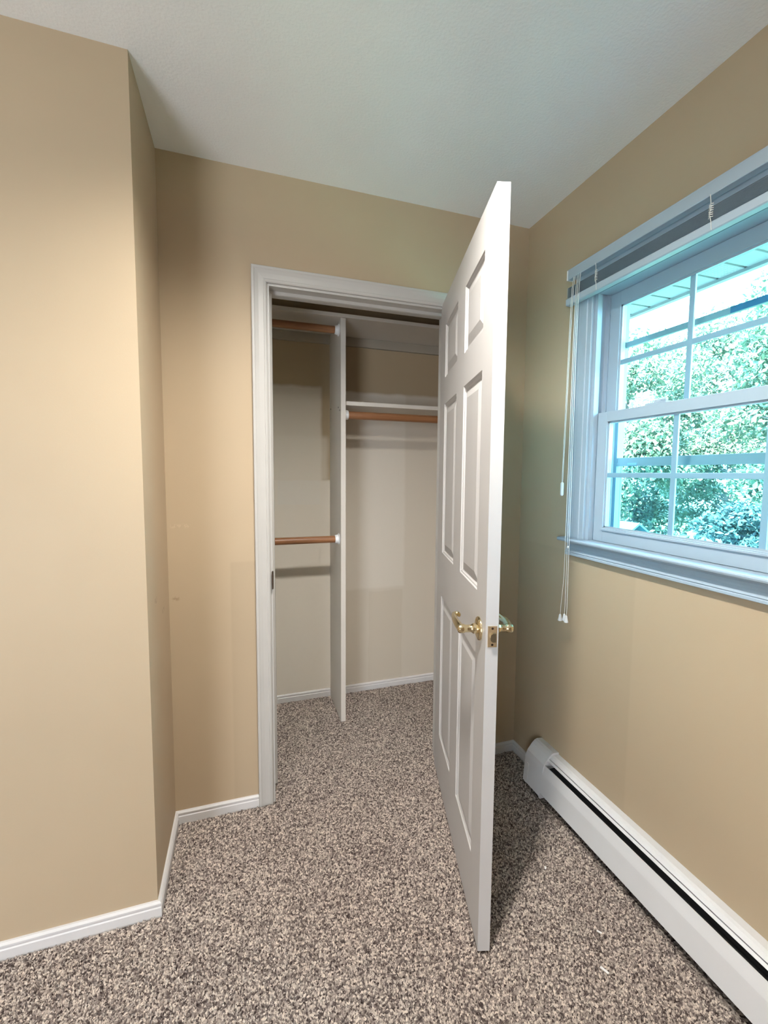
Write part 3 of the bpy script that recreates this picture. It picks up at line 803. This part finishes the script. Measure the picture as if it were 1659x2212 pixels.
b = BM(); box(b, (0.1405, edges[0], SZ - 0.03), (0.157, edges[-1], SZ - 0.0005)); part('frieze_trim', b, M['soffit'], sf)
b = BM(); prism(b, (0, 1.0, 0), (0, -3.9, 0), (1, 0, 0), (0, 0, 1), [(0.5725, SZ + 0.10), (0.5725, SZ + 0.135), (-0.4, SZ + 0.95), (-0.4, SZ + 0.85), (0.30, SZ + 0.335)])
struct('roof_eave', b, M['shed_roof'], 'house roof above the eave', 'roof')

GZ = -0.75
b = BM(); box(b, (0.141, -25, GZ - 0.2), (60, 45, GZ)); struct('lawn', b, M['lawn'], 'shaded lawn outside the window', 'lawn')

def leaf_cloud(name, parent, mat, clumps, nleaf, size):
    """leaves scattered through overlapping clumps; each leaf a folded four-sided blade"""
    P = []
    tot = sum(c[3] ** 2 for c in clumps)
    for (cx, cy, cz, cr, sq) in clumps:
        n = int(nleaf * cr ** 2 / tot)
        d = rng.normal(size=(n, 3)); d /= np.linalg.norm(d, axis=1)[:, None]
        rad = cr * rng.uniform(0.35, 1.0, n) ** 0.6
        q = d * rad[:, None]; q[:, 2] *= sq
        P.append(q + np.array([cx, cy, cz]))
    P = np.concatenate(P); n = len(P)
    a = rng.normal(size=(n, 3)); a /= np.linalg.norm(a, axis=1)[:, None]
    t = rng.normal(size=(n, 3)); b_ = np.cross(a, t); b_ /= np.linalg.norm(b_, axis=1)[:, None]
    nn = np.cross(a, b_)
    L = size * rng.uniform(0.7, 1.3, n)[:, None]
    V = np.stack([P - a * L, P + b_ * L * 0.45 + nn * L * 0.15, P + a * L, P - b_ * L * 0.45 + nn * L * 0.15], 1).astype(np.float32)
    F = (np.arange(n)[:, None, None] * 4 + np.array([[0, 1, 2], [0, 2, 3]])[None]).reshape(-1, 3).astype(np.int32)
    V = V - np.array(parent.location, np.float32)
    me = bpy.data.meshes.new(name)
    me.vertices.add(n * 4); me.vertices.foreach_set('co', V.ravel())
    me.loops.add(F.size); me.loops.foreach_set('vertex_index', F.ravel())
    me.polygons.add(len(F)); me.polygons.foreach_set('loop_start', np.arange(0, F.size, 3, dtype=np.int32))
    me.update(calc_edges=True); me.materials.append(mat)
    o = bpy.data.objects.new(name, me); COL.objects.link(o); o.parent = parent
    o['kind'] = 'stuff'
    return o

def tree(x, y, h, crown_r, n, label, mat, group=None, size=0.075, low=0.12):
    t = tag(empty('leafy_tree', (x, y, GZ)), label, 'tree', group)
    b = BM()
    tube(b, [(x, y, GZ), (x + 0.05, y, GZ + h * 0.3), (x - 0.05, y + 0.08, GZ + h * 0.6), (x, y, GZ + h * 0.92)], [0.17, 0.13, 0.08, 0.03], 10)
    cl_ = []
    for i in range(34):
        a = random.uniform(0, 2 * math.pi); zz = GZ + h * (low + (0.95 - low) * (i + random.random()) / 34)
        rr = crown_r * (0.72 + 0.38 * math.sin(math.pi * min(1, max(0.08, (zz - GZ) / h))))
        px, py = x + math.cos(a) * rr * 0.75, y + math.sin(a) * rr * 0.75
        tube(b, [(x, y, max(GZ + 0.5, zz - 0.5)), (px, py, zz)], [0.04, 0.012], 6)
        cl_.append((px, py, zz, crown_r * random.uniform(0.30, 0.55), random.uniform(0.6, 0.9)))
    part('trunk', b, M['bark'], t, True)
    leaf_cloud('foliage', t, mat, cl_, n, size)
    return t
tree(9.0, 7.9, 6.2, 1.7, 26000, 'leafy tree nearest the window, its crown filling the left panes', M['leaf'], low=0.1)
tree(14.0, 8.4, 7.0, 1.9, 26000, 'leafy tree standing just right of the nearest tree and behind it', M['leaf'], low=0.05)
tree(10.2, 3.7, 6.2, 1.8, 28000, 'leafy tree filling the middle of the window', M['leaf'], low=0.08)
tree(18.5, 16.5, 9.0, 2.8, 30000, 'farthest pale leafy tree behind the nearest tree', M['leaf'], low=0.05)
tree(17.2, 3.6, 8.4, 2.5, 30000, 'farther leafy tree toward the right of the window', M['leaf'], low=0.05)
tree(9.6, -0.9, 6.2, 1.8, 20000, 'rightmost leafy tree beyond the window', M['leaf'], low=0.08)
tree(21.0, 10.2, 9.6, 2.7, 30000, 'tall hazy tree at the back of the garden', M['leaf'], low=0.05)

def bush(x, y, r, h, n, label):
    t = tag(empty('garden_bush', (x, y, GZ)), label, 'bush', 'bushes under the trees')
    b = BM()
    cl_ = []
    for i in range(9):
        a = random.uniform(0, 2 * math.pi); rr = r * random.uniform(0.1, 0.7); zz = GZ + h * random.uniform(0.3, 0.85)
        tube(b, [(x, y, GZ), (x + rr * math.cos(a), y + rr * math.sin(a), zz)], [0.02, 0.006], 5)
        cl_.append((x + rr * math.cos(a), y + rr * math.sin(a), zz, r * random.uniform(0.35, 0.55), 0.8))
    part('stem', b, M['bark'], t)
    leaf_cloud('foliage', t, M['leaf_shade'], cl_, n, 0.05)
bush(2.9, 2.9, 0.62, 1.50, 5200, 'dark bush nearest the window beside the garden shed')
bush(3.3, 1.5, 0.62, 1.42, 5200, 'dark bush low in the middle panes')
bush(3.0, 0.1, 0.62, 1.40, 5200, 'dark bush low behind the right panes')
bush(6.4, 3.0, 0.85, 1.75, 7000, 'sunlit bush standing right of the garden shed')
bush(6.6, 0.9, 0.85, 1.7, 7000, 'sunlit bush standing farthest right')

sh = tag(empty('garden_shed', (6.1, 5.6, GZ)), 'low blue garden shed seen through the lower left pane', 'shed')
b = BM(); box(b, (5.6, 4.9, GZ), (6.6, 6.3, -0.02)); part('wall', b, M['shed'], sh)
b = BM(); prism(b, (6.1, 4.75, -0.04), (6.1, 6.45, -0.04), (1, 0, 0), (0, 0, 1), [(-0.62, 0), (0, 0.42), (0.62, 0), (0.62, 0.04), (0, 0.46), (-0.62, 0.04)]); part('roof', b, M['shed_roof'], sh)

b = BM()
pts = []
for i in range(21):
    t = i / 20
    pts.append((6.5 + 0.5 * t, 9.5 - 11.0 * t, 1.62 - 0.10 * math.sin(math.pi * t) + 0.1 * t))
tube(b, pts, 0.012, 6)
solo('utility_cable', b, M['plastic'], 'thin pale cable strung in front of the trees outside', 'cable')
